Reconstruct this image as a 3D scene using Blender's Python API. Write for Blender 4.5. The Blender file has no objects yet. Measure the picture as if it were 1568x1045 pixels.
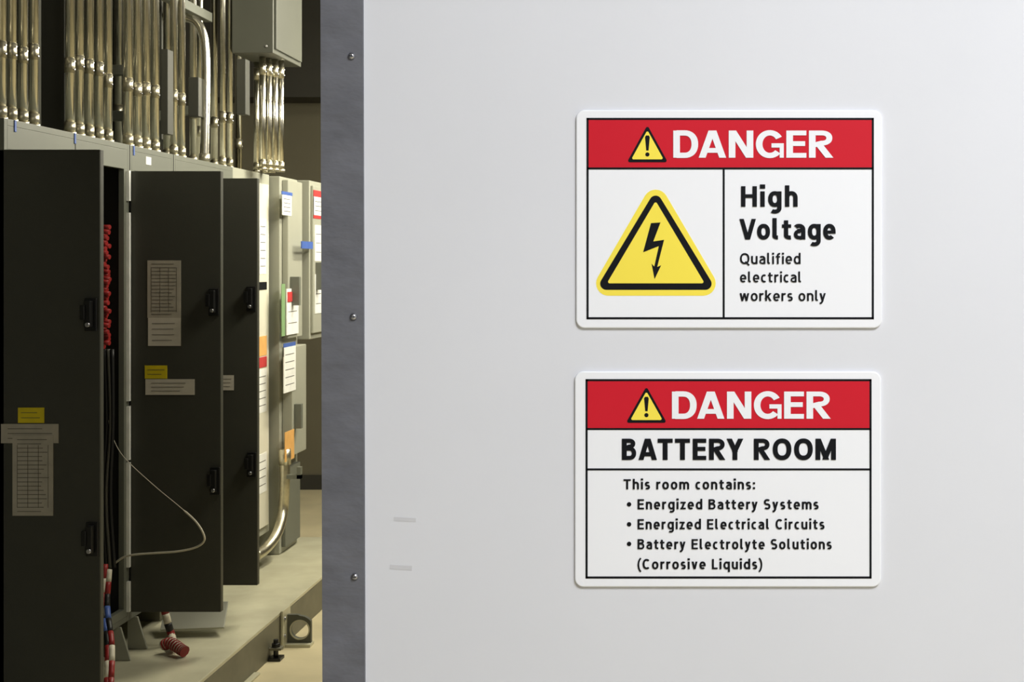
import bpy, bmesh, math, random
from mathutils import Vector, Matrix
random.seed(4)
sc = bpy.context.scene
sc.view_settings.view_transform = 'Standard'
sc.view_settings.look = 'None'
sc.view_settings.exposure = 0
sc.view_settings.gamma = 1

# ---------- image pixel coordinates to world positions ----------
F = 2150.0            # focal length in image pixels
S = 1316.0            # image pixels per metre on the white partition
D = F / S             # camera stands 1.63 m off the partition
EYE = 1.55
def X(u, d): return (u - 1050.0) * d / F
def Z(v, d): return EYE - (v - 405.0) * d / F
def dep(u, x): return x * F / (u - 1050.0)   # distance of a point with given x
def Yd(d): return d - D

def lin(c):
    c = c / 255.0
    return c / 12.92 if c <= 0.04045 else ((c + 0.055) / 1.055) ** 2.4
def mat(name, rgb, rough=0.5, metal=0.0, nscale=20, namt=0.08, bump=0.0, bscale=None, spec=0.5, stretch=None, emit=0):
    m = bpy.data.materials.new(name); m.use_nodes = True
    nt = m.node_tree; b = nt.nodes['Principled BSDF']
    c = [lin(x) for x in rgb]
    tc = nt.nodes.new('ShaderNodeTexCoord'); mp = nt.nodes.new('ShaderNodeMapping')
    if stretch: mp.inputs['Scale'].default_value = stretch
    nt.links.new(tc.outputs['Object'], mp.inputs['Vector'])
    n = nt.nodes.new('ShaderNodeTexNoise'); n.inputs['Scale'].default_value = nscale; n.inputs['Detail'].default_value = 5
    nt.links.new(mp.outputs['Vector'], n.inputs['Vector'])
    r = nt.nodes.new('ShaderNodeValToRGB')
    r.color_ramp.elements[0].position = 0.3; r.color_ramp.elements[1].position = 0.7
    r.color_ramp.elements[0].color = [max(0, x * (1 - namt)) for x in c] + [1]
    r.color_ramp.elements[1].color = [min(1, x * (1 + namt)) for x in c] + [1]
    nt.links.new(n.outputs['Fac'], r.inputs['Fac']); nt.links.new(r.outputs['Color'], b.inputs['Base Color'])
    b.inputs['Roughness'].default_value = rough; b.inputs['Metallic'].default_value = metal
    b.inputs['Specular IOR Level'].default_value = spec
    if bump > 0:
        n2 = nt.nodes.new('ShaderNodeTexNoise'); n2.inputs['Scale'].default_value = bscale or nscale * 4; n2.inputs['Detail'].default_value = 4
        nt.links.new(mp.outputs['Vector'], n2.inputs['Vector'])
        bp = nt.nodes.new('ShaderNodeBump'); bp.inputs['Strength'].default_value = bump; bp.inputs['Distance'].default_value = 0.01
        nt.links.new(n2.outputs['Fac'], bp.inputs['Height']); nt.links.new(bp.outputs['Normal'], b.inputs['Normal'])
    if emit:
        b.inputs['Emission Color'].default_value = c + [1]; b.inputs['Emission Strength'].default_value = emit
    return m
M_wall = mat('white_wall_paint', (224, 225, 231), 0.55, nscale=5, namt=0.012, bump=0.012, bscale=120, spec=0.25)
M_strip = mat('grey_edge_trim', (104, 105, 112), 0.55, nscale=14, namt=0.14, bump=0.4, bscale=16, stretch=(1, 1, 1.8))
M_screw = mat('screw_zinc', (190, 190, 195), 0.3, 1.0)
M_tape = mat('faint_tape', (210, 210, 215), 0.5, nscale=60, namt=.02)
M_plate = mat('sign_white', (246, 247, 252), 0.35, nscale=3, namt=0.005, spec=.3)
M_red = mat('sign_red', (208, 24, 44), 0.4, nscale=8, namt=0.02, spec=.3)
M_yel = mat('sign_yellow', (254, 232, 84), 0.4, nscale=8, namt=0.02, spec=.3)
M_blk = mat('sign_black', (12, 14, 20), 0.5, nscale=8, namt=0.02, spec=.2)
M_door = mat('dark_enclosure_paint', (66, 66, 58), 0.5, nscale=5, namt=0.06, bump=.03, bscale=200, spec=.4)
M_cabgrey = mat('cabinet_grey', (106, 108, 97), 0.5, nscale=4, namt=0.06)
M_pull = mat('pull_box_grey', (84, 85, 75), 0.5, nscale=4, namt=0.06)
M_cablit = mat('cabinet_grey_lit', (160, 160, 145), 0.45, nscale=4, namt=0.05)  # cabinet grey with the light on bright faces put into the colour
M_creamlit = mat('cabinet_cream_lit', (218, 214, 195), 0.45, nscale=4, namt=0.04)  # cream whitened in colour so the far panel looks strongly lit
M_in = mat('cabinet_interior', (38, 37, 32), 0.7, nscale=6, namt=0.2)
M_handle = mat('black_handle', (18, 18, 18), 0.35)
M_conduit = mat('galvanised_conduit', (242, 238, 222), 0.22, 1.0, nscale=30, namt=0.06, bump=.02, bscale=60)
M_coup = mat('conduit_coupling_metal', (200, 194, 172), 0.36, 1.0, nscale=60, namt=.12)
M_paper = mat('paper', (205, 198, 182), 0.7, nscale=30, namt=0.04)
M_paper2 = mat('aged_paper', (176, 169, 152), 0.7, nscale=30, namt=0.08)
M_ink = mat('paper_ink', (84, 80, 74), 0.8)
M_ylab = mat('yellow_label', (222, 200, 20), 0.5)
M_rlab = mat('red_label', (195, 60, 60), 0.5)
M_olab = mat('orange_label', (226, 172, 100), 0.5)
M_blab = mat('blue_tape', (70, 98, 168), 0.5)
M_glab = mat('green_label', (128, 160, 112), 0.5)
M_wlab = mat('white_label', (236, 236, 230), 0.5)
M_rcab = mat('red_cable', (138, 28, 26), 0.5, nscale=40, namt=.2)
M_wcab = mat('white_cable', (205, 198, 178), 0.5)
M_bcab = mat('black_cable', (20, 20, 20), 0.5)
M_gcab = mat('grey_cable', (90, 88, 80), 0.5)
M_skid = mat('skid_paint', (192, 188, 162), 0.25, nscale=5, namt=0.12, bump=.04, bscale=12)
M_skidd = mat('skid_channel', (108, 105, 88), 0.5, nscale=8, namt=.15)
M_floor = mat('concrete_floor', (206, 194, 158), 0.4, nscale=3, namt=0.14, bump=.06, bscale=40)
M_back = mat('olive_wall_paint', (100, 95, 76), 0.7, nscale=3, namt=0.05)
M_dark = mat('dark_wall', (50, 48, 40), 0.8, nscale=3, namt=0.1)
M_ceil = mat('ceiling_paint', (120, 120, 116), 0.9, nscale=3, namt=0.1)
M_front = mat('room_wall_paint', (190, 190, 190), 0.9, nscale=3, namt=0.03)
M_lamp = mat('lamp_diffuser', (255, 250, 240), 0.5, emit=2)

# ---------- mesh builder ----------
class B:
    def __init__(s, name, parent=None, bevel=0):
        s.bm = bmesh.new(); s.mats = []; s.name = name; s.parent = parent; s.bevel = bevel
    def mi(s, m):
        if m not in s.mats: s.mats.append(m)
        return s.mats.index(m)
    def box(s, x0, x1, y0, y1, z0, z1, m, rotz=0, rotx=0, roty=0):
        x0, x1 = sorted((x0, x1)); y0, y1 = sorted((y0, y1)); z0, z1 = sorted((z0, z1))
        c = Vector(((x0+x1)/2, (y0+y1)/2, (z0+z1)/2)); i = s.mi(m)
        R = Matrix.Rotation(rotz, 3, 'Z') @ Matrix.Rotation(roty, 3, 'Y') @ Matrix.Rotation(rotx, 3, 'X')
        vs = []
        for dx in (-1, 1):
            for dy in (-1, 1):
                for dz in (-1, 1):
                    vs.append(s.bm.verts.new(c + R @ Vector((dx*(x1-x0)/2, dy*(y1-y0)/2, dz*(z1-z0)/2))))
        for f in ((0,1,3,2),(4,6,7,5),(0,4,5,1),(2,3,7,6),(0,2,6,4),(1,5,7,3)):
            fc = s.bm.faces.new([vs[k] for k in f]); fc.material_index = i
    def tube(s, pts, r, m, n=14, cap=True):
        pts = [Vector(p) for p in pts]; i = s.mi(m); rings = []
        rs = r if isinstance(r, (list, tuple)) else [r]*len(pts)
        up = None
        for k, p in enumerate(pts):
            t = (pts[min(k+1, len(pts)-1)] - pts[max(k-1, 0)]).normalized()
            if up is None:
                up = t.orthogonal().normalized()
            up = (up - t*up.dot(t)).normalized(); w = t.cross(up)
            rings.append([s.bm.verts.new(p + rs[k]*(math.cos(a)*up + math.sin(a)*w)) for a in [2*math.pi*j/n for j in range(n)]])
        for a, b in zip(rings, rings[1:]):
            for j in range(n):
                f = s.bm.faces.new((a[j], a[(j+1) % n], b[(j+1) % n], b[j])); f.material_index = i; f.smooth = True
        if cap:
            f = s.bm.faces.new(rings[0][::-1]); f.material_index = i
            f = s.bm.faces.new(rings[-1]); f.material_index = i
    def prismY(s, pts, y0, y1, m):
        i = s.mi(m)
        a = [s.bm.verts.new((p[0], y0, p[1])) for p in pts]; b = [s.bm.verts.new((p[0], y1, p[1])) for p in pts]
        for f in (a, b[::-1]):
            fc = s.bm.faces.new(f); fc.material_index = i
        n = len(pts)
        for j in range(n):
            fc = s.bm.faces.new((a[j], b[j], b[(j+1) % n], a[(j+1) % n])); fc.material_index = i
    def ringY(s, outer, inner, y0, y1, m):
        i = s.mi(m); n = len(outer)
        A = [[s.bm.verts.new((p[0], y, p[1])) for p in L] for y in (y0, y1) for L in (outer, inner)]
        for j in range(n):
            k = (j+1) % n
            for q in ((A[0][j], A[0][k], A[1][k], A[1][j]), (A[2][k], A[2][j], A[3][j], A[3][k]),
                      (A[0][k], A[0][j], A[2][j], A[2][k]), (A[1][j], A[1][k], A[3][k], A[3][j])):
                f = s.bm.faces.new(q); f.material_index = i
    def done(s):
        bmesh.ops.recalc_face_normals(s.bm, faces=s.bm.faces)
        me = bpy.data.meshes.new(s.name); s.bm.to_mesh(me); s.bm.free()
        for m in s.mats: me.materials.append(m)
        o = bpy.data.objects.new(s.name, me); sc.collection.objects.link(o)
        if s.parent: o.parent = s.parent
        if s.bevel:
            md = o.modifiers.new('bevel', 'BEVEL'); md.width = s.bevel; md.segments = 2; md.limit_method = 'ANGLE'
        return o
def empty(name, loc=(0, 0, 0)):
    e = bpy.data.objects.new(name, None); e.empty_display_size = .1; sc.collection.objects.link(e); return e

def smooth_path(pts, n=8):
    pts = [Vector(p) for p in pts]; out = []
    P = [pts[0]*2-pts[1]] + pts + [pts[-1]*2-pts[-2]]
    for k in range(1, len(P)-2):
        a, b, c, d = P[k-1:k+3]
        for j in range(n):
            t = j/n
            out.append(0.5*((2*b)+(-a+c)*t+(2*a-5*b+4*c-d)*t*t+(-a+3*b-3*c+d)*t**3))
    out.append(pts[-1]); return out

def rounded(pts, r, n=8):
    out = []; N = len(pts)
    for k in range(N):
        p = Vector(pts[k]); a = (Vector(pts[k-1])-p).normalized(); b = (Vector(pts[(k+1) % N])-p).normalized()
        ang = a.angle(b); t = r/math.tan(ang/2); c = p + (a+b).normalized()*(r/math.sin(ang/2))
        s0 = p+a*t-c; s1 = p+b*t-c
        a0 = math.atan2(s0.y, s0.x); a1 = math.atan2(s1.y, s1.x); da = (a1-a0+math.pi) % (2*math.pi)-math.pi
        for j in range(n+1):
            w = a0+da*j/n; out.append((c.x+r*math.cos(w), c.y+r*math.sin(w)))
    return out

# ---------- room shell ----------
XL, XR, YB, YF, H = -3.25, 3.0, -4.2, Yd(9.66), 4.0
def slab(name, *a, m):
    b = B(name); b.box(*a, m); return b.done()
slab('floor', XL-.1, XR+.1, YB-.1, YF+.1, -.1, 0, m=M_floor)
slab('ceiling', XL-.1, XR+.1, YB-.1, YF+.1, H, H+.1, m=M_ceil)
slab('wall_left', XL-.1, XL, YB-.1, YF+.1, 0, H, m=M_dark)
slab('wall_right', XR, XR+.1, YB-.1, YF+.1, 0, H, m=M_front)
slab('wall_rear', XL, XR, YB-.1, YB, 0, H, m=M_front)
slab('wall_back', XL, XR, YF, YF+.1, 0, H, m=M_back)
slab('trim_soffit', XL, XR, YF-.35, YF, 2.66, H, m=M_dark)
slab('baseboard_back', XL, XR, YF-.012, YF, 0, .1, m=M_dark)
XW = (558-1050)/S; XE = (493.5-1050)/S
slab('wall_partition', XE+.003, XR, 0, .14, 0, H, m=M_wall)
b = B('trim_corner_guard')
i = b.mi(M_strip)
def guard_prof(): return [(XE, .145), (XE, -.005), (XW, -.005), (XW, 0.0), (XE+.003, 0.0), (XE+.003, .145)]
prev = None; NS = 60
for k in range(NS+1):
    z = H*k/NS; lean = (1.55-z)*0.0028
    ring = [b.bm.verts.new((x+lean, y, z)) for x, y in guard_prof()]
    if prev:
        for j in range(6):
            f = b.bm.faces.new((prev[j], prev[(j+1) % 6], ring[(j+1) % 6], ring[j])); f.material_index = i
    else: b.bm.faces.new(ring).material_index = i
    prev = ring
b.bm.faces.new(prev[::-1]).material_index = i
for (u, v) in ((540, 87), (543, 485), (545, 882), (546, 1280), (538, -310)):
    x, z = (u-1050)/S, EYE-(v-405)/S
    b.tube([(x, -.005, z), (x, -.0062, z), (x, -.0085, z)], [.0042, .0042, .002], M_screw, 16)
    b.box(x-.0022, x+.0022, -.0088, -.0083, z-.0004, z+.0004, M_blk)
b.done()
b = B('wall_tape_residue')
for (u0, u1, v0, v1) in ((603, 637, 793, 799), (597, 631, 866, 873)):
    b.box((u0-1050)/S, (u1-1050)/S, -.0003, .0002, EYE-(v1-405)/S, EYE-(v0-405)/S, M_tape, roty=math.radians(3))
b.done()

# ---------- stroke lettering ----------
def arc(cx, cy, rx, ry, a0, a1, n=None, e=2.25):
    n = n or max(4, int(abs(a1-a0)/9)); out = []
    for k in range(n+1):
        a = math.radians(a0+(a1-a0)*k/n); c, s = math.cos(a), math.sin(a)
        out.append((cx+rx*math.copysign(abs(c)**(2/e), c), cy+ry*math.copysign(abs(s)**(2/e), s)))
    return out
XH = .75
def glyph(ch, w):
    """returns (width, [(centreline points, thickness, clip_lo, clip_hi)])"""
    h = w/2; x = XH; C = []
    def st(p, t=None, lo=None, hi=None): C.append((p, t or w, lo, hi))
    def diag(p, q, lo, hi, t=None):
        (x0, y0), (x1, y1) = p, q; k = .25
        st([(x0-(x1-x0)*k, y0-(y1-y0)*k), (x1+(x1-x0)*k, y1+(y1-y0)*k)], t, lo, hi)
    th = w*.9
    if ch == ' ': return .22, []
    if ch == 'A':
        W = .74+w*.35; diag((h*1.05, 0), (W/2-h*.15, 1), 0, 1); diag((W-h*1.05, 0), (W/2+h*.15, 1), 0, 1); st([(W*.22, .27), (W*.78, .27)], th)
    elif ch == 'B':
        W = .64; st([(h, 0), (h, 1)])
        st([(h, 1-th/2), (W*.5, 1-th/2)]+arc(W*.5, .77-th*.02, W*.44-h, .23-th*.48, 90, -90)+[(h, .53)], th)
        st([(h, .53), (W*.52, .53)]+arc(W*.52, .265+th*.25, W*.48-h, .265-th*.25, 90, -90)+[(h, th/2)], th)
    elif ch == 'C':
        W = .68; st(arc(W/2+.02, .5, W/2-h+.02, .51-h, 48, 312))
    elif ch == 'D':
        W = .73; st([(h, 0), (h, 1)]); st([(h, 1-th/2), (W*.45, 1-th/2)]+arc(W*.45, .5, W*.55-h, .5-th/2, 90, -90)+[(h, th/2)])
    elif ch == 'E':
        W = .52+w*.35; st([(h, 0), (h, 1)])
        for y, q in ((1-th/2, W), (.52, W*.94), (th/2, W)): st([(h, y), (q, y)], th)
    elif ch == 'G':
        W = .82; st(arc(W/2, .5, W/2-h, .515-h, 32, 318, e=2.05)); st([(W-h*.62, 0.0), (W-h*.62, .50)], w*.62); st([(W*.56, .54-th/2), (W, .54-th/2)], th*.9)
    elif ch == 'H':
        W = .70; st([(h, 0), (h, 1)]); st([(W-h, 0), (W-h, 1)]); st([(h, .52), (W-h, .52)], th)
    elif ch == 'L':
        W = .52; st([(h, 0), (h, 1)]); st([(h, th/2), (W, th/2)], th)
    elif ch == 'M':
        W = .90; st([(h, 0), (h, 1)]); st([(W-h, 0), (W-h, 1)]); diag((h*1.1, 1), (W/2, .12), .12-h, 1); diag((W-h*1.1, 1), (W/2, .12), .12-h, 1)
    elif ch == 'N':
        W = .72; st([(h, 0), (h, 1)]); st([(W-h, 0), (W-h, 1)]); diag((h*1.1, 1), (W-h*1.1, 0), 0, 1)
    elif ch in 'OQ':
        W = .82; st(arc(W/2, .5, W/2-h, .51-h, 0, 360, 48))
        if ch == 'Q': st([(W*.55, .22), (W*.98, -.12)], w*.9)
    elif ch == 'R':
        W = .68+w*.15; st([(h, 0), (h, 1)])
        st([(h, 1-th/2), (W*.52, 1-th/2)]+arc(W*.52, .725, W*.46-h, .275-th/2, 90, -90)+[(h, .45)], th); diag((W*.45, .45), (W-h*1.1, 0), 0, .47)
    elif ch == 'S':
        W = .60; ry = (1.02-w)/4; st(arc(W/2, 1.01-h-ry, W/2-h, ry, 35, 270)[:-1]+arc(W/2, -.01+h+ry, W/2-h, ry, 90, -145))
    elif ch == 'T':
        W = .64+w*.1; st([(W/2, 0), (W/2, 1)]); st([(0, 1-th/2), (W, 1-th/2)], th)
    elif ch == 'V':
        W = .76; diag((h*1.05, 1), (W/2-h*.12, 0), 0, 1); diag((W-h*1.05, 1), (W/2+h*.12, 0), 0, 1)
    elif ch == 'Y':
        W = .74; diag((h*1.1, 1), (W/2, .42), .38, 1); diag((W-h*1.1, 1), (W/2, .42), .38, 1); st([(W/2, 0), (W/2, .46)])
    elif ch == 'a':
        W = .54; st(arc(W*.46, x-h-.2+.01, W*.54-h, .2, 140, 90, 5)+arc(W*.46, x-h-.2+.01, W*.54-h, .2, 90, 0)+[(W-h, 0)])
        st([(W-h, .44), (W*.45, .44-.01)]+arc(W*.44, .215+h*.3, W*.44-h, .215-h*.7-.0, 90, 270)+[(W*.6, h*.8), (W-h, .16)], w*.88)
    elif ch == 'c':
        W = .47; st(arc(W/2+.04, x/2, W/2-h+.04, x/2-h+.01, 55, 305))
    elif ch in 'dgq':
        W = .59; st(arc(W/2, x/2, W/2-h, x/2-h+.01, 0, 360, 36))
        if ch == 'd': st([(W-h, 0), (W-h, 1.04)])
        if ch == 'q': st([(W-h, -.28), (W-h, x)])
        if ch == 'g': st([(W-h, x), (W-h, -.05)]+arc(W*.5, -.05, W*.5-h, .22-h*.4, 0, -130))
    elif ch == 'e':
        W = .57; st(arc(W/2, x/2, W/2-h, x/2-h+.01, 0, 312)); st([(h, x*.48), (W-h*.3, x*.48)], w*.8)
        st([(W-h, x*.48-w*.4), (W-h, x*.55)])
    elif ch == 'f':
        W = .40; s = .10+h; st([(s, 0), (s, .8)]+arc(s+.16, .8, .16, .23-h, 180, 75)); st([(0, x-h), (W*.95, x-h)], w*.85)
    elif ch in 'hn':
        W = .56; st([(h, 0), (h, 1.04 if ch == 'h' else x)]); st([(h, x-h-.24)]+arc(W/2, x-h-.24+.01, W/2-h, .24, 180, 0)+[(W-h, 0)])
    elif ch == 'm':
        W = .88; st([(h, 0), (h, x)]); q = (W-w)/4
        for k in (0, 1): st([(h+2*q*k, x-h-.24)]+arc(h+q+2*q*k, x-h-.24+.01, q, .24, 180, 0)+[(h+2*q*(k+1), 0)])
    elif ch == 'i':
        W = w; st([(h, 0), (h, x)]); st([(h, .88), (h, .88+w*1.05)], w*1.2)
    elif ch == 'k':
        W = .55; st([(h, 0), (h, 1.04)]); diag((h, .28), (W-h*1.2, x), 0.2, x); diag((W*.4, .44), (W-h*1.1, 0), 0, .5)
    elif ch == 'l':
        W = w+.13; st([(h, 1.04), (h, .17)]+arc(h+.14, .17, .14, .17-h, 180, 275))
    elif ch == 'o':
        W = .59; st(arc(W/2, x/2, W/2-h, x/2-h+.01, 0, 360, 36))
    elif ch == 'r':
        W = .37; st([(h, 0), (h, x)]); st([(h, x-h-.26)]+arc(W-.03, x-h-.26+.01, W-.03-h, .26, 180, 85))
    elif ch == 's':
        W = .46; ry = (x+.02-w)/4; st(arc(W/2, x+.01-h-ry, W/2-h, ry, 35, 270)[:-1]+arc(W/2, -.01+h+ry, W/2-h, ry, 90, -145))
    elif ch == 't':
        W = .42; s = .09+h; st([(s, .93), (s, .2)]+arc(s+.17, .2, .17, .2-h, 180, 285)); st([(0, x-h), (W, x-h)], w*.85)
    elif ch == 'u':
        W = .56; st([(W-h, 0), (W-h, x)]); st([(h, x), (h, .24+h)]+arc(W/2, .24+h-.01, W/2-h, .24, 180, 360))
    elif ch == 'v':
        W = .54; diag((h*1.05, x), (W/2-h*.1, 0), 0, x); diag((W-h*1.05, x), (W/2+h*.1, 0), 0, x)
    elif ch == 'w':
        W = .82; m = W/2; diag((h*1.05, x), (W*.28, 0), 0, x); diag((m, x), (W*.28, 0), 0, x); diag((m, x), (W*.72, 0), 0, x); diag((W-h*1.05, x), (W*.72, 0), 0, x)
    elif ch == 'y':
        W = .54; diag((h*1.05, x), (W/2, 0), -.02, x); a = (W-h*1.05, x); k = (W/2-h*.3-a[0])/x
        st([(a[0]-k*.2, x+.2), (a[0]+k*(x+.08), -.08), (W*.25, -.24+h*.6), (W*.03, -.24+h*.3)], None, -9, x)
    elif ch == 'z':
        W = .48; st([(0, x-th/2), (W, x-th/2)], th); st([(0, th/2), (W, th/2)], th); diag((h*1.2, 0), (W-h*1.2, x), th*.3, x-th*.3)
    elif ch == ':':
        W = w; st([(h, 0.02), (h, .02+w*1.1)], w*1.1); st([(h, .5), (h, .5+w*1.1)], w*1.1)
    elif ch == '(':
        W = .30; st(arc(h+.36, .42, .36, .72, 112, 248, e=2), w*.85)
    elif ch == ')':
        W = .30; st(arc(W-h-.36, .42, .36, .72, 68, -68, e=2), w*.85)
    return W, C
def clip(poly, lo, hi):
    for sgn, lim in ((1, lo), (-1, hi)):
        if lim is None: continue
        out = []
        for k in range(len(poly)):
            a, b = poly[k-1], poly[k]; ia, ib = sgn*(a[1]-lim) >= 0, sgn*(b[1]-lim) >= 0
            if ia != ib:
                t = (lim-a[1])/(b[1]-a[1]); out.append((a[0]+t*(b[0]-a[0]), lim))
            if ib: out.append(b)
        poly = out
        if not poly: return poly
    return poly
def ribbon(pts, t):
    p = [Vector(q) for q in pts]; q = [p[0]]
    for k in p[1:]:
        if (k-q[-1]).length > 1e-4: q.append(k)
    p = q; closed = (p[0]-p[-1]).length < 1e-3
    if closed: p = p[:-1]
    N = len(p); L, R = [], []
    for k in range(N):
        a = p[k-1] if (k > 0 or closed) else None; c = p[(k+1) % N] if (k < N-1 or closed) else None
        d1 = (p[k]-a).normalized() if a is not None else None; d2 = (c-p[k]).normalized() if c is not None else None
        d1 = d1 or d2; d2 = d2 or d1
        n1 = Vector((-d1.y, d1.x)); n2 = Vector((-d2.y, d2.x)); m = (n1+n2).normalized(); f = 1/max(.5, m.dot(n1))
        L.append(p[k]+m*f*t/2); R.append(p[k]-m*f*t/2)
    rng = range(N) if closed else range(N-1)
    return [[tuple(L[k]), tuple(R[k]), tuple(R[(k+1) % N]), tuple(L[(k+1) % N])] for k in rng]
def wx(u): return (u-1050)/S
def wz(v): return EYE-(v-405)/S
def text(name, txt, u0, u1, vt, vb, y, m, parent, w=.16, gap=.13, kern={}):
    polys = []; cx = 0
    for k, ch in enumerate(txt):
        W, C = glyph(ch, w)
        if k: cx += gap + kern.get(txt[k-1:k+1], 0)
        for si, (p, t, lo, hi) in enumerate(C):
            for qi, q in enumerate(ribbon(p, t)):
                q = clip(q, lo, hi)
                if len(q) >= 3: polys.append(([(a+cx, z) for a, z in q], si*2+qi % 2))
        cx += W
    xs = [p[0] for q, _ in polys for p in q]; a, c = min(xs), max(xs)
    me = bpy.data.meshes.new(name); vs = []; fs = []
    for q, lay in polys:
        yy = y-lay*1.2e-5        # overlapping pen strokes sit a hair apart
        P = [(wx(u0)+(p[0]-a)/(c-a)*(wx(u1)-wx(u0)), yy, wz(vb)+p[1]*(wz(vt)-wz(vb))) for p in q]
        area = sum(P[k-1][0]*P[k][2]-P[k][0]*P[k-1][2] for k in range(len(P)))
        if area < 0: P = P[::-1]
        fs.append(list(range(len(vs), len(vs)+len(P)))); vs += P
    me.from_pydata(vs, [], fs); me.materials.append(m)
    o = bpy.data.objects.new(name, me); sc.collection.objects.link(o); o.parent = parent
    return o

# ---------- signs ----------
def rect(b, u0, u1, v0, v1, y0, y1, m): b.box(wx(u0), wx(u1), y0, y1, wz(v1), wz(v0), m)
def tri(b, pts, r, y0, y1, m): b.prismY(rounded([(wx(u), wz(v)) for u, v in pts], r/S), y0, y1, m)
YP = -.0035
def warn_tri(b, cx, top, bot, half):
    y = YP-.0004
    def T(s, m, yy):
        cyv = bot-(bot-top)*0.36
        tri(b, [(cx, cyv+(top-cyv)*s), (cx+half*s, cyv+(bot-cyv)*s), (cx-half*s, cyv+(bot-cyv)*s)], 2.5*s, y, yy, m)
    T(1.04, M_blk, y-.0002); T(.82, M_yel, y-.0004)
    y2 = y-.0006
    b.prismY([(wx(u), wz(v)) for u, v in ((cx-3.6, top+17), (cx-2.2, top+14.5), (cx+2.2, top+14.5), (cx+3.6, top+17), (cx+1.8, bot-17), (cx-1.8, bot-17))], y, y2, M_blk)
    b.prismY([(wx(cx+3.2*math.cos(a)), wz(bot-11+3.2*math.sin(a))) for a in [2*math.pi*j/16 for j in range(16)]], y, y2, M_blk)
def sign_base(e, pu0, pu1, pv0, pv1, bu0, bu1, bv0, bv1, lines):
    b = B('plate', e, bevel=.0012)
    b.prismY(rounded([(wx(pu0), wz(pv0)), (wx(pu1), wz(pv0)), (wx(pu1), wz(pv1)), (wx(pu0), wz(pv1))], 13/S), .0, YP, M_plate); b.done()
    b = B('printed_graphics', e)
    rect(b, bu0+1, bu1-1, bv0+1, bv0+76, YP, YP-.0002, M_red)
    w = 3.2; y = YP-.0004
    rect(b, bu0, bu1, bv0, bv0+w, YP, y, M_blk); rect(b, bu0, bu1, bv1-w, bv1, YP, y, M_blk)
    rect(b, bu0, bu0+w, bv0, bv1, YP, y, M_blk); rect(b, bu1-w, bu1, bv0, bv1, YP, y, M_blk)
    for l in lines: rect(b, *l, YP, y, M_blk)
    return b
yt = YP-.0008
e = empty('high_voltage_danger_sign')
b = sign_base(e, 882.5, 1350, 169, 502.5, 898.5, 1337.5, 181, 489, [(899, 1336, 256.8, 259.9), (1106.5, 1109.6, 259, 487)])
warn_tri(b, 991.5, 193.5, 248, 30)
tri(b, [(1004, 272), (1110, 453), (899, 453)], 19, YP, YP-.0002, M_yel)
tri(b, [(1004, 291), (1097, 444), (912, 444)], 9.5, YP, YP-.0004, M_blk)
tri(b, [(1004, 308), (1079, 434), (929.5, 434)], 2.5, YP, YP-.0006, M_yel)
b.prismY([(wx(u), wz(v)) for u, v in ((997, 342), (1011.5, 341), (1000.5, 370), (1017, 367.5), (1006.5, 409), (1012.5, 406.5), (1002.5, 427.5), (998, 404), (1002, 408.5), (1009, 377), (985, 386.5))], YP, YP-.0009, M_blk)
b.done()
KD = {'DA': -.06, 'AN': .0, 'NG': 0, 'ER': 0}
KB = {'BA': -.03, 'AT': -.09, 'TT': -.02, 'RY': -.06, 'Ba': 0, 'Vo': -.06, 'tt': -.04, 'rk': 0, 'ly': -.05, 'ry': -.04, 'yt': -.03}
text('danger_lettering', 'DANGER', 1031, 1275.5, 200.5, 242, yt, M_plate, e, .195, .075, KD)
text('line_high', 'High', 1134.5, 1221, 285.5, 317, yt, M_blk, e, .196, .15)
text('line_voltage', 'Voltage', 1132, 1279, 335.5, 367, yt, M_blk, e, .196, .11, KB)
text('line_qualified', 'Qualified', 1133, 1225.5, 388, 404.5, yt, M_blk, e, .158, .15)
text('line_electrical', 'electrical', 1133, 1226, 416.5, 432.5, yt, M_blk, e, .158, .15)
text('line_workers', 'workers only', 1132.5, 1264, 445, 461, yt, M_blk, e, .158, .14, KB)
e = empty('battery_room_danger_sign')
b = sign_base(e, 880.5, 1348.5, 569, 898.5, 897, 1334, 580.5, 885.5, [(898, 1333, 655.3, 658.3), (898, 1333, 717.1, 720.1)])
warn_tri(b, 990, 593, 646.5, 30)
for v in (772, 802.5, 832.5):
    b.prismY([(wx(963.5+3.4*math.cos(a)), wz(v+3.4*math.sin(a))) for a in [2*math.pi*j/16 for j in range(16)]], YP, YP-.0005, M_blk)
b.done()
text('danger_lettering', 'DANGER', 1029, 1271.5, 599.5, 641, yt, M_plate, e, .195, .075, KD)
text('line_battery_room', 'BATTERY ROOM', 952.5, 1279.5, 671.5, 704, yt, M_blk, e, .215, .12, KB)
W2 = .182
text('line_contains', 'This room contains:', 955, 1156, 733.5, 749, yt, M_blk, e, W2, .17, KB)
text('line_systems', 'Energized Battery Systems', 976.5, 1253, 764, 779.5, yt, M_blk, e, W2, .17, KB)
text('line_circuits', 'Energized Electrical Circuits', 976.5, 1262, 794.5, 810, yt, M_blk, e, W2, .17, KB)
text('line_electrolyte', 'Battery Electrolyte Solutions', 976.5, 1273, 825, 840.5, yt, M_blk, e, W2, .17, KB)
text('line_corrosive', '(Corrosive Liquids)', 976.5, 1167, 855.5, 871, yt, M_blk, e, W2, .17, KB)

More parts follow.
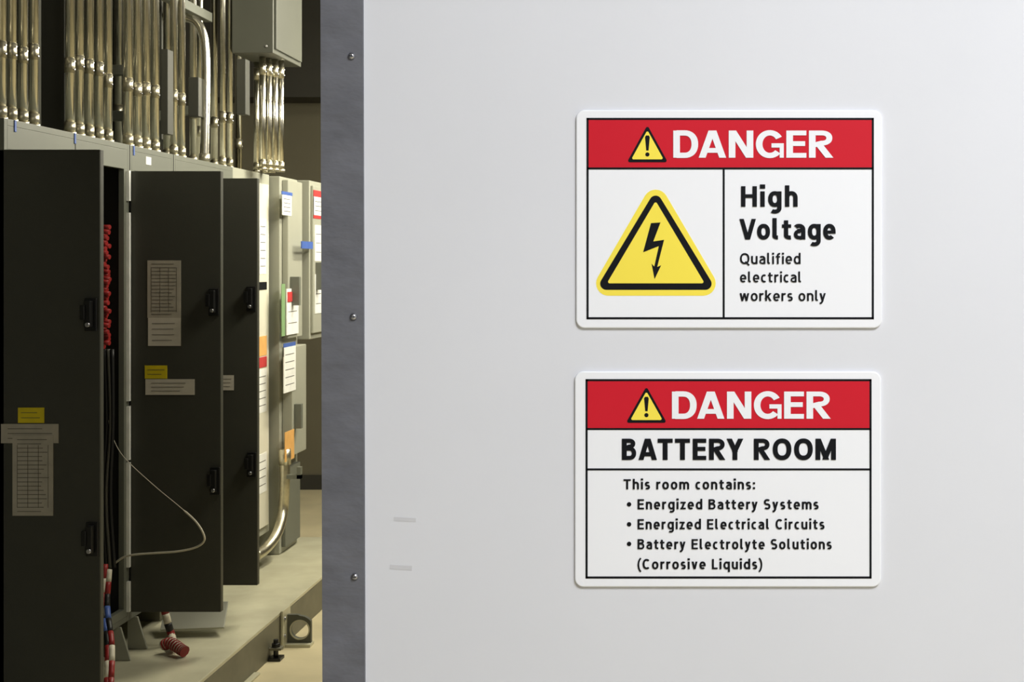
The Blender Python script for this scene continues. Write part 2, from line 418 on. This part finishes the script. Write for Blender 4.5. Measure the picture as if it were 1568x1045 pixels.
# ---------- switchgear ----------
XF = -2.0; ZT = 1.98; ZB = .27; XBK = -2.95
def paperX(b, x, u0, u1, v0, v1, m, off=.002, lines=0):
    d0, d1 = dep(u0, x), dep(u1, x); dm = (d0+d1)/2
    b.box(x-.001, x+off, Yd(d0), Yd(d1), Z(v1, dm), Z(v0, dm), m)
    for k in range(lines):
        z = Z(v0+(v1-v0)*(k+1)/(lines+1), dm); q = (d1-d0)
        b.box(x+off, x+off+.0008, Yd(d0+q*.12), Yd(d1-q*.15), z-.0015, z+.0015, M_ink)
def open_section(b, d0, d1):
    y0, y1 = Yd(d0), Yd(d1); t = .02
    b.box(XBK, XF, y0, y0+t, ZB, ZT, M_cabgrey); b.box(XBK, XF, y1-t, y1, ZB, ZT, M_cabgrey)
    b.box(XBK, XBK+t, y0+t, y1-t, ZB, ZT, M_in)
    b.box(XBK+t, XF, y0+t, y1-t, ZT-t, ZT, M_cabgrey); b.box(XBK+t, XF, y0+t, y1-t, ZB, ZB+t, M_cabgrey)
    b.box(XF-.02, XF, y0+t, y1-t, ZT-.09, ZT-t, M_cabgrey)
    b.box(XF-.02, XF, y0+t, y1-t, ZB+t, ZB+.05, M_cabgrey)
    for yy in (y0+t, y1-t-.03): b.box(XF-.02, XF, yy, yy+.03, ZB+.05, ZT-.09, M_cabgrey)
    b.box(XBK+t, XF-.03, y0+t, y0+t+.004, ZB+t, ZT-t, M_in); b.box(XBK+t, XF-.03, y1-t-.004, y1-t, ZB+t, ZT-t, M_in)
    b.box(XBK+.3, XBK+.31, y0+t+.01, y1-t-.01, ZB+.05, ZT-.05, M_in)
e = empty('battery_switchgear_cabinet')
b = B('enclosure', e, bevel=.002)
b.box(XBK, XF-.15, Yd(3.2), Yd(4.10), ZB, ZT, M_cabgrey)
open_section(b, 4.12, 5.05); open_section(b, 5.05, 5.48); open_section(b, 5.48, 6.2)
b.box(XBK, XF, Yd(6.2), Yd(6.74), ZB, ZT, M_cablit)
b.box(XF, XF+.010, Yd(6.24), Yd(6.70), ZB+.04, ZT-.05, M_creamlit)
for d0 in (5.2,): b.box(XF-.001, XF+.002, Yd(d0), Yd(d0+.05), ZT-.06, ZT-.03, M_wlab)
b.box(XF-.001, XF+.002, Yd(4.73), Yd(4.75), ZT-.085, ZT-.05, M_wlab)
for d0 in (4.18, 4.59, 5.08): b.box(XF-.001, XF+.003, Yd(d0), Yd(d0+.012), ZT-.035, ZT+.0, M_blab)
for d0 in (4.6, 5.05, 5.48): b.box(XF-.001, XF+.0015, Yd(d0)-.002, Yd(d0)+.002, ZT-.09, ZT, M_in)
for d0 in (3.3, 4.15, 5.0, 5.5, 6.2, 6.68):
    b.box(XBK, XF-.06, Yd(d0), Yd(d0+.05), .151, ZB, M_skidd)
b.box(-2.75, -2.7, Yd(3.3), Yd(6.7), .151, ZB, M_in)
b.done()
b = B('labels', e)
xs = XF+.010
paperX(b, xs, 397, 407, 335, 420, M_wlab, lines=6); paperX(b, xs, 396, 408, 515, 545, M_olab)
paperX(b, xs, 395, 408, 547, 563, M_rlab); paperX(b, xs, 395, 408, 566, 632, M_wlab, lines=5)
paperX(b, xs, 395, 408, 695, 755, M_wlab, lines=4)
paperX(b, xs, 396, 408, 432, 444, M_blk)
b.done()
b = B('busbars_and_breakers', e, bevel=.002)
for k, z in enumerate((.5, .8, 1.1, 1.4, 1.66)):
    b.box(-2.4, -2.12, Yd(4.3), Yd(4.98), z, z+.16, M_in)
    for q in range(3): b.box(-2.12, -2.09, Yd(4.4+.2*q), Yd(4.48+.2*q), z+.04, z+.12, M_bcab)
for q in range(3): b.tube([(-2.18, Yd(4.5+.18*q), .3), (-2.18, Yd(4.5+.18*q), 1.8)], .012, M_gcab)
b.done()
b = B('power_cables', e)
random.seed(2)
for k in range(34):
    v = 348 + 187*k/34; d = 4.92+random.uniform(-.015, .03); u = 161+random.uniform(-4, 5)
    x, z, y = X(u, d), Z(v, d), Yd(d)
    b.tube([(x-.03, y, z), (x+.010, y-.008, z-random.uniform(0, .008))], .0085, M_rcab, 8)
for k, (u, m) in enumerate(((154, M_gcab), (160, M_bcab), (166, M_gcab), (172, M_bcab))):
    d = 4.92
    b.tube(smooth_path([(X(u, d), Yd(d), Z(535, d)), (X(u+4*math.sin(k), d), Yd(d), Z(650, d)), (X(u-3, d), Yd(d), Z(760, d)), (X(u+3, d), Yd(d), Z(870, d))]), .007, m, 8)
b.done()
e = empty('taped_power_cable_bundle')
b = B('hanging_cables', e)
seg = [M_rcab, M_wcab, M_rcab, M_bcab, M_blab, M_bcab, M_rcab, M_wcab, M_rcab]
for j, u0 in enumerate((161, 167)):
    path = smooth_path([(X(u0, 4.75), Yd(4.75), Z(865+8*j, 4.75)), (X(u0-3, 4.7), Yd(4.7), Z(930, 4.7)), (X(u0+4, 4.6), Yd(4.6), Z(990, 4.6)), (X(u0+2, 4.5), Yd(4.5), .168)], 9)
    n = len(path)//len(seg)
    for k in range(len(seg)):
        b.tube(path[k*n:(k+1)*n+1], .010, seg[(k+j) % len(seg)], 10)
b.done()
b = B('cable_tail', e)
d = 5.15
path = smooth_path([(X(250, d), Yd(d), Z(925, d)), (X(257, d), Yd(d), Z(955, d)), (X(263, d), Yd(d), Z(975, d)), (X(266, 5.05), Yd(5.05), Z(992, 5.05))], 6)
for k, m in enumerate((M_rcab, M_wcab, M_bcab, M_rcab, M_wcab, M_rcab)): b.tube(path[k*3:k*3+4], .014, m, 10)
lump = [(X(u, 5.05), Yd(5.05)+o, z) for u, o, z in ((250, 0, .178), (262, -.01, .19), (274, -.03, .185), (285, -.05, .177), (292, -.06, .172))]
lp = smooth_path(lump, 5)
for k in range(len(lp)-1): b.tube(lp[k:k+2], .021 if k % 2 else .019, M_rcab if k % 2 else M_wcab, 10)
b.done()
b = B('loose_white_cable')
d = 4.97
pts = [(165, 640), (172, 668), (190, 700), (235, 742), (275, 775), (300, 798), (312, 818), (311, 830), (297, 839), (270, 845), (235, 848), (205, 851), (188, 856), (172, 868)]
b.tube(smooth_path([(X(u, d-.02*math.sin(k/3)), Yd(d-.02*math.sin(k/3)), Z(v, d)) for k, (u, v) in enumerate(pts)], 6), [.0013 if k < 26 else .0038 for k in range(79)], M_wcab, 8)
b.done()

def paperY(b, d, u0, u1, v0, v1, m, lines=0, off=.002, table=False):
    y = Yd(d)
    b.box(X(u0, d), X(u1, d), y-off, y+.001, Z(v1, d), Z(v0, d), m)
    x0, x1, z1, z0 = X(u0, d), X(u1, d), Z(v0, d), Z(v1, d); w = x1-x0; h = z1-z0
    for k in range(lines):
        z = z1-h*(k+1)/(lines+1)
        b.box(x0+w*.12, x0+w*random.uniform(.7, .9), y-off-.0008, y-off, z-.0006, z+.0008, M_ink)
    if table:
        for fx in (.12, .38, .64, .88): b.box(x0+w*fx-.0004, x0+w*fx+.0004, y-off-.0008, y-off, z0+h*.1, z1-h*.12, M_ink)
def handle(b, d, u, v, h):
    y = Yd(d); x = X(u, d); z = Z(v, d); hh = h*d/F/2; w = .018
    b.box(x-w, x+w, y-.008, y, z-hh, z+hh, M_handle)
    b.box(x-w*.6, x+w*.5, y-.030, y-.008, z-hh*.75, z+hh*.85, M_handle)
    b.box(x-w*1.1, x-w*.3, y-.036, y-.022, z-hh*.3, z+hh*.6, M_handle)
    b.tube([(x+w*.1, y-.036, z-hh*.6), (x+w*.1, y-.03, z-hh*.6)], .007, M_screw, 12)
def door(name, d, x0, uf, vt, vb):
    e2 = empty(name)
    b = B('leaf', e2, bevel=.0025)
    y = Yd(d)
    x1, z0, z1 = X(uf, d), Z(vb, d), Z(vt, d)
    b.box(x0, x1, y, y+.004, z0, z1, M_door)
    for a in ((x0, x0+.004, z0, z1), (x1-.004, x1, z0, z1), (x0, x1, z0, z0+.004), (x0, x1, z1-.004, z1)):
        b.box(a[0], a[1], y+.004, y+.028, a[2], a[3], M_door)
    b.box(x0+.05, x1-.05, y+.004, y+.02, (z0+z1)/2-.03, (z0+z1)/2+.03, M_door)
    for q in (.08, .5, .92):
        zz = z0+(z1-z0)*q
        b.tube([(x0-.004, y+.01, zz-.05), (x0-.004, y+.01, zz+.05)], .006, M_handle, 10)
    b.done()
    return e2
dr = door('electrical_cabinet_door', 4.12, XF-.03, 153, 229, 1058)
b = B('labels', dr)
paperY(b, 4.12, 28, 68, 624.5, 648, M_ylab, 2); paperY(b, 4.12, 2, 90, 649.5, 679, M_paper2, 3, off=.0025)
paperY(b, 4.12, 20, 82, 667, 790, M_paper2, 18, off=.004, table=True); b.done()
b = B('handles', dr, bevel=.002); handle(b, 4.12, 140, 482, 50); handle(b, 4.12, 142, 826, 52); b.done()
dr = door('electrical_cabinet_door', 5.04, XF+.008, 338, 262, 938)
b = B('labels', dr)
paperY(b, 5.04, 226, 277, 399, 487, M_paper2, 15, table=True); paperY(b, 5.04, 227, 277, 487, 530, M_paper, 4)
paperY(b, 5.04, 222, 256, 560, 580, M_ylab, 2); paperY(b, 5.04, 223, 298, 581, 605, M_paper, 3); b.done()
b = B('handles', dr, bevel=.002); handle(b, 5.04, 328, 463, 42); handle(b, 5.04, 330, 737, 42); b.done()
b = B('pale_hinge_flange', dr)
for v0, v1 in ((262, 308), (326, 614), (622, 704), (708, 868), (890, 936)):
    b.box(X(193.5, 5.03), X(199.5, 5.03), Yd(5.02), Yd(5.035), Z(v1, 5.04), Z(v0, 5.04), M_wlab)
b.done()
dr = door('electrical_cabinet_door', 5.46, XF+.008, 394, 273, 897)
b = B('labels', dr); paperY(b, 5.46, 339, 358, 575, 598, M_paper, 3); b.done()
b = B('handles', dr, bevel=.002); handle(b, 5.46, 385, 458, 38); handle(b, 5.46, 386, 712, 38); b.done()

# ---------- far disconnect enclosures ----------
e = empty('disconnect_switch_rack')
b = B('enclosures', e, bevel=.004)
XB1 = -1.955; XB2 = -1.90
b.box(-2.6, XB1, Yd(6.76), Yd(7.07), .152, 1.975, M_cablit)
b.box(XB1, XB1+.03, Yd(6.80), Yd(7.05), 1.62-.43, 1.96, M_cablit)
b.box(XB1, XB1+.05, Yd(6.80), Yd(7.05), .62, 1.15, M_cablit)
b.box(XB1, XB1+.02, Yd(6.79), Yd(7.05), .18, .56, M_cabgrey)
b.box(-2.2, XB2, Yd(7.09), Yd(7.6), 1.17, 1.975, M_cablit)
b.box(XB2, XB2+.015, Yd(7.11), Yd(7.58), 1.2, 1.95, M_cablit)
b.box(-2.2, -2.16, Yd(7.1), Yd(7.14), .152, 1.2, M_cabgrey)
b.done()
b = B('labels_and_tags', e)
x1 = XB1+.03
paperX(b, x1, 432, 446, 299, 330, M_wlab, lines=4); paperX(b, x1, 431, 447, 294, 299, M_blab, off=.003)
paperX(b, x1+.004, 438, 456, 442, 512, M_wlab, off=.004, lines=3); paperX(b, x1+.008, 440, 452, 447, 462, M_rlab, off=.004)
x2 = XB1+.05
paperX(b, x2, 434, 452, 525, 545, M_blab); paperX(b, x2, 434, 452, 531, 600, M_wlab, off=.003, lines=5); paperX(b, x2, 436, 450, 660, 705, M_olab)
paperX(b, x1, 431, 436, 435, 515, M_glab)
x3 = XB2+.015
paperX(b, x3, 480, 492, 292, 335, M_rlab); paperX(b, x3, 480, 492, 302, 330, M_wlab, off=.003, lines=3); paperX(b, x3, 482, 492, 345, 400, M_wlab, lines=3)
paperX(b, x3, 461, 478, 370, 381, M_blab, off=.004); paperX(b, x3, 482, 492, 420, 480, M_wlab, lines=3)
b.done()
b = B('operating_handles', e, bevel=.002)
b.box(XB1+.03, XB1+.075, Yd(6.83), Yd(6.86), 1.35, 1.49, M_cabgrey)
b.box(XB1+.05, XB1+.085, Yd(6.83), Yd(6.86), .75, .87, M_cabgrey)
b.box(XB2+.015, XB2+.06, Yd(7.15), Yd(7.18), 1.42, 1.56, M_cabgrey)
b.done()
b = B('conduit_elbow', e)
d = 6.72
b.tube(smooth_path([(X(436, d), Yd(d), Z(690, d)), (X(436, d), Yd(d), Z(740, d)), (X(433, d), Yd(d), Z(785, d)), (X(424, 6.6), Yd(6.6), Z(818, 6.6)), (X(408, 6.5), Yd(6.5), Z(840, 6.5)), (X(392, 6.4), Yd(6.4), Z(852, 6.4))], 8), .024, M_coup, 18)
b.tube([(X(436, d), Yd(d), Z(688, d)), (X(436, d), Yd(d), Z(712, d))], .029, M_coup, 18)
b.box(X(437, d), X(462, d), Yd(d)-.02, Yd(d)+.01, Z(733, d), Z(727, d), M_cabgrey)
b.box(X(456, d), X(462, d), Yd(d)-.02, Yd(d)+.01, Z(733, d), Z(715, d), M_cabgrey)
b.done()

# ---------- conduits ----------
e = empty('overhead_conduit_bank')
b = B('conduits', e); c = B('couplings', e)
ZC = ZT+.001
def conduit(x, d, r=.0135, z0=ZC, z1=3.99, cz=None, b=b, c=c):
    b.tube([(x, Yd(d), z0), (x, Yd(d), z1)], r, M_conduit, 20)
    c.tube([(x, Yd(d), z0), (x, Yd(d), z0+.012)], r*1.4, M_coup, 8)
    c.tube([(x, Yd(d), z0+.012), (x, Yd(d), z0+.045)], r*1.16, M_coup, 20)
    cz = cz or 2.19+random.uniform(-.02, .02)
    c.tube([(x, Yd(d), cz), (x, Yd(d), cz+.05)], r*1.08, M_coup, 20)
    for zz in (cz+.012, cz+.038): c.tube([(x+r, Yd(d)-.004, zz), (x+r*1.3, Yd(d)-.006, zz)], .0022, M_screw, 8)
for u in (1, 17, 34, 51): conduit(-2.06, dep(u, -2.06), r=.0155)
for u in (107, 121, 136, 151, 165): conduit(-2.06, dep(u, -2.06), r=.0155)
for u in (196, 210, 223, 237): conduit(-2.06, dep(u, -2.06), r=.0165)
for u in (266, 278): conduit(-2.06, dep(u, -2.06), r=.0145)
for u in (341, 352): conduit(-2.06, dep(u, -2.06), r=.013)
random.seed(8)
for k, u in enumerate((9, 26, 43, 114, 129, 144, 159, 203, 217, 231, 256, 296, 328)):
    conduit(-2.17, dep(u, -2.17), r=.016)
for u in (84, 182, 305, 365): conduit(-2.4, dep(u, -2.4), r=.02)
d = 5.97
b.tube(smooth_path([(X(313, d), Yd(d), ZC), (X(315, d), Yd(d), Z(150, d)), (X(315, d), Yd(d), Z(90, d)), (X(312, d), Yd(d), Z(58, d)), (X(303, d), Yd(d), Z(36, d)), (X(285, d), Yd(d), Z(27, d)), (X(240, d), Yd(d), Z(24, d))], 8), .019, M_conduit, 18)
c.tube([(X(313, d), Yd(d), ZC), (X(313, d), Yd(d), ZC+.04)], .023, M_coup, 18)
b.done(); c.done()
b = B('support_struts', e, bevel=.002)
for z in (2.62, 3.2): b.box(-2.125, -2.09, Yd(3.4), Yd(6.2), z, z+.04, M_cabgrey)
for d0, z in ((5.55, 2.3), (5.75, 2.14), (6.1, 2.2)): b.box(-2.9, -2.12, Yd(d0), Yd(d0+.04), z, z+.04, M_cabgrey)
b.box(-2.6, -2.12, Yd(4.50), Yd(4.62), ZC, 3.95, M_door)
b.box(-2.6, -2.3, Yd(5.2), Yd(5.45), ZC, 3.95, M_door)
b.box(-2.6, -2.22, Yd(5.95), Yd(6.2), ZT+.1, 3.95, M_door)
for (u0, u1, v0, v1, d0) in ((246, 257, 75, 205, 5.55), (288, 304, 118, 178, 5.9), (362, 376, 90, 175, 6.1)):
    b.box(X(u0, d0), X(u1, d0), Yd(d0), Yd(d0)+.06, Z(v1, d0), Z(v0, d0), M_door)
b.done()
e = empty('pull_box')
b = B('feed_conduits', e); c = B('feed_couplings', e)
for k, (u, dd) in enumerate(((402, 6.42), (411.5, 6.46), (421, 6.5), (430, 6.55))):
    conduit(X(u, dd), dd, r=.0145, z1=2.5, cz=2.42, b=b, c=c)
for k, (u, dd) in enumerate(((393, 6.6), (407, 6.62), (416, 6.62))):
    conduit(X(u, dd), dd, r=.0135, z1=2.5, cz=2.42, b=b, c=c)
b.done(); c.done()
b = B('housing', e, bevel=.004)
b.box(X(355, 6.3), X(418, 6.3), Yd(6.3), Yd(6.76), 2.5, 3.3, M_pull)
b.box(X(418, 6.3), X(418, 6.3)+.01, Yd(6.32), Yd(6.74), 2.52, 3.28, M_pull)
b.tube([(X(418, 6.3)-.03, Yd(6.295), 2.53), (X(418, 6.3)-.03, Yd(6.3), 2.53)], .007, M_screw)
for q in (X(360, 6.3), X(410, 6.3)): b.box(q-.01, q+.01, Yd(6.5), Yd(6.52), 3.3, 4.0, M_pull)
b.done()

# ---------- skid ----------
XS = -1.63
b = B('equipment_skid', bevel=.003)
b.box(-3.0, XS, Yd(3.0), Yd(7.2), .135, .15, M_skid)
b.box(XS-.006, XS, Yd(3.0), Yd(7.2), .0, .135, M_skidd)
b.box(XS-.05, XS-.006, Yd(3.0), Yd(7.2), 0, .012, M_skidd); b.box(XS, XS+.025, Yd(3.0), Yd(5.3), 0, .01, M_skid)
for dd in (3.2, 4.2, 5.2, 6.2, 7.1): b.box(-3.0, XS-.006, Yd(dd), Yd(dd)+.06, 0, .135, M_skidd)
b.done()
e = empty('lifting_lug_bracket')
b = B('lug_plate', e)
d = 5.7; y = Yd(d)
cx, cz = X(459, d), Z(965, d)
n = 24; outer = []; inner = []
x0, x1, z0, z1 = XS+.002, X(476, d), .0, Z(942, d)
for k in range(n*2):
    a = 2*math.pi*k/(n*2); inner.append((cx+.036*math.cos(a), cz+.036*math.sin(a)))
    dx, dz = math.cos(a), math.sin(a)
    t = min([((x1-cx)/dx if dx > 1e-6 else 9), ((x0-cx)/dx if dx < -1e-6 else 9), ((z1-cz)/dz if dz > 1e-6 else 9), ((z0-cz)/dz if dz < -1e-6 else 9)])
    if dx > 0 and dz > 0: t = min(t, .056)
    if dx > 0: t = min(t, .075)
    outer.append((cx+t*dx, cz+t*dz))
b.ringY(outer, inner, y, y+.02, M_pull)
b.ringY([(cx+(p[0]-cx)*1.13, cz+(p[1]-cz)*1.13) for p in inner], inner, y-.003, y, M_skid)
b.box(x0, x1+.005, y-.03, y+.03, 0.0, .012, M_skid)
b.done()
b = B('mounting_angle', e, bevel=.002)
b.box(XS+.002, XS+.012, y-.06, y+.05, 0.0, .155, M_skid)
for zz in (.05, .12): b.tube([(XS+.012, y-.04, zz), (XS+.018, y-.04, zz)], .008, M_screw, 8)
b.done()
b = B('levelling_foot', bevel=.002)
y = Yd(5.50)
b.box(XS+.002, XS+.05, y-.03, y+.03, .0, .012, M_handle); b.tube([(XS+.025, y, .012), (XS+.025, y, .08)], .010, M_handle, 12)
b.box(XS+.002, XS+.05, y-.02, y+.02, .04, .05, M_skidd); b.tube([(XS+.025, y, .05), (XS+.025, y, .065)], .018, M_handle, 6)
b.done()
b = B('loose_cover_panel', bevel=.002)
b.box(-1.97, -1.74, Yd(5.30), Yd(5.31), .16, .28, M_cablit, rotx=math.radians(-50), rotz=math.radians(8))
b.done()
b = B('cabinet_gusset_bracket')
for (u, d) in ((182, 4.95), (208, 5.1)):
    x = X(u, d); b.prismY([(x-.03, .152), (x+.04, .152), (x+.005, .268), (x-.03, .268)], Yd(d), Yd(d)+.01, M_cablit)
b.done()

# ---------- lamps ----------
def lamp(name, loc, sx, sy, power, col):
    e2 = empty(name)
    b = B('housing', e2); x, y, z = loc
    b.box(x-sx/2-.03, x+sx/2+.03, y-sy/2-.03, y+sy/2+.03, z+.02, z+.09, M_front)
    b.box(x-sx/2, x+sx/2, y-sy/2, y+sy/2, z+.01, z+.02, M_lamp)
    for q in (-1, 1): b.tube([(x, y+q*sy*.35, z+.09), (x, y+q*sy*.35, H)], .006, M_screw, 8)
    b.done()
    l = bpy.data.lights.new(name+'_light', 'AREA'); l.shape = 'RECTANGLE'; l.size = sx; l.size_y = sy; l.energy = power; l.color = col
    o = bpy.data.objects.new('tube_light', l); sc.collection.objects.link(o); o.location = (x, y, z); o.parent = e2
lamp('ceiling_panel_light', (1.0, -1.9, 3.3), 1.3, 1.3, 108, (.94, .965, 1.0))
lamp('ceiling_panel_light', (-.75, 5.2, 3.2), .25, 1.8, 78, (1, .95, .78))
def wash(name, loc, sy, sz, power, col):
    e2 = empty(name); x, y, z = loc
    b = B('housing', e2, bevel=.003)
    b.box(x+.02, x+.09, y-sy/2-.03, y+sy/2+.03, z-sz/2-.03, z+sz/2+.03, M_front); b.box(x+.01, x+.02, y-sy/2, y+sy/2, z-sz/2, z+sz/2, M_lamp)
    for q in (-1, 1): b.tube([(x+.055, y+q*sy*.4, z+sz/2), (x+.055, y+q*sy*.4, H)], .008, M_screw, 8)
    b.done()
    l = bpy.data.lights.new(name+'_light', 'AREA'); l.shape = 'RECTANGLE'; l.size = sy; l.size_y = sz; l.energy = power; l.color = col
    o = bpy.data.objects.new('tube_light', l); sc.collection.objects.link(o); o.location = loc; o.parent = e2
    o.rotation_euler = Matrix(((0, 0, 1), (1, 0, 0), (0, 1, 0))).to_euler()
wash('added_conduit_wash', (-.35, 3.3, 2.75), 1.2, .6, 46, (1, .95, .80))  # unseen lights in the aisle, added to put highlights on the conduits
wash('added_conduit_wash', (-.35, 5.6, 2.6), 1.2, .5, 34, (1, .95, .80))
w = bpy.data.worlds.new('world'); sc.world = w; w.use_nodes = True
w.node_tree.nodes['Background'].inputs[0].default_value = (.5, .5, .5, 1); w.node_tree.nodes['Background'].inputs[1].default_value = .1

cam = bpy.data.cameras.new('camera'); co = bpy.data.objects.new('camera', cam); sc.collection.objects.link(co)
co.location = (0, -D, EYE); co.rotation_euler = (math.pi/2, 0, 0)
cam.sensor_width = 36; cam.lens = F/1568*36; cam.shift_x = (784-1050)/1568; cam.shift_y = -(522.5-405)/1568
cam.clip_start = .05
sc.camera = co
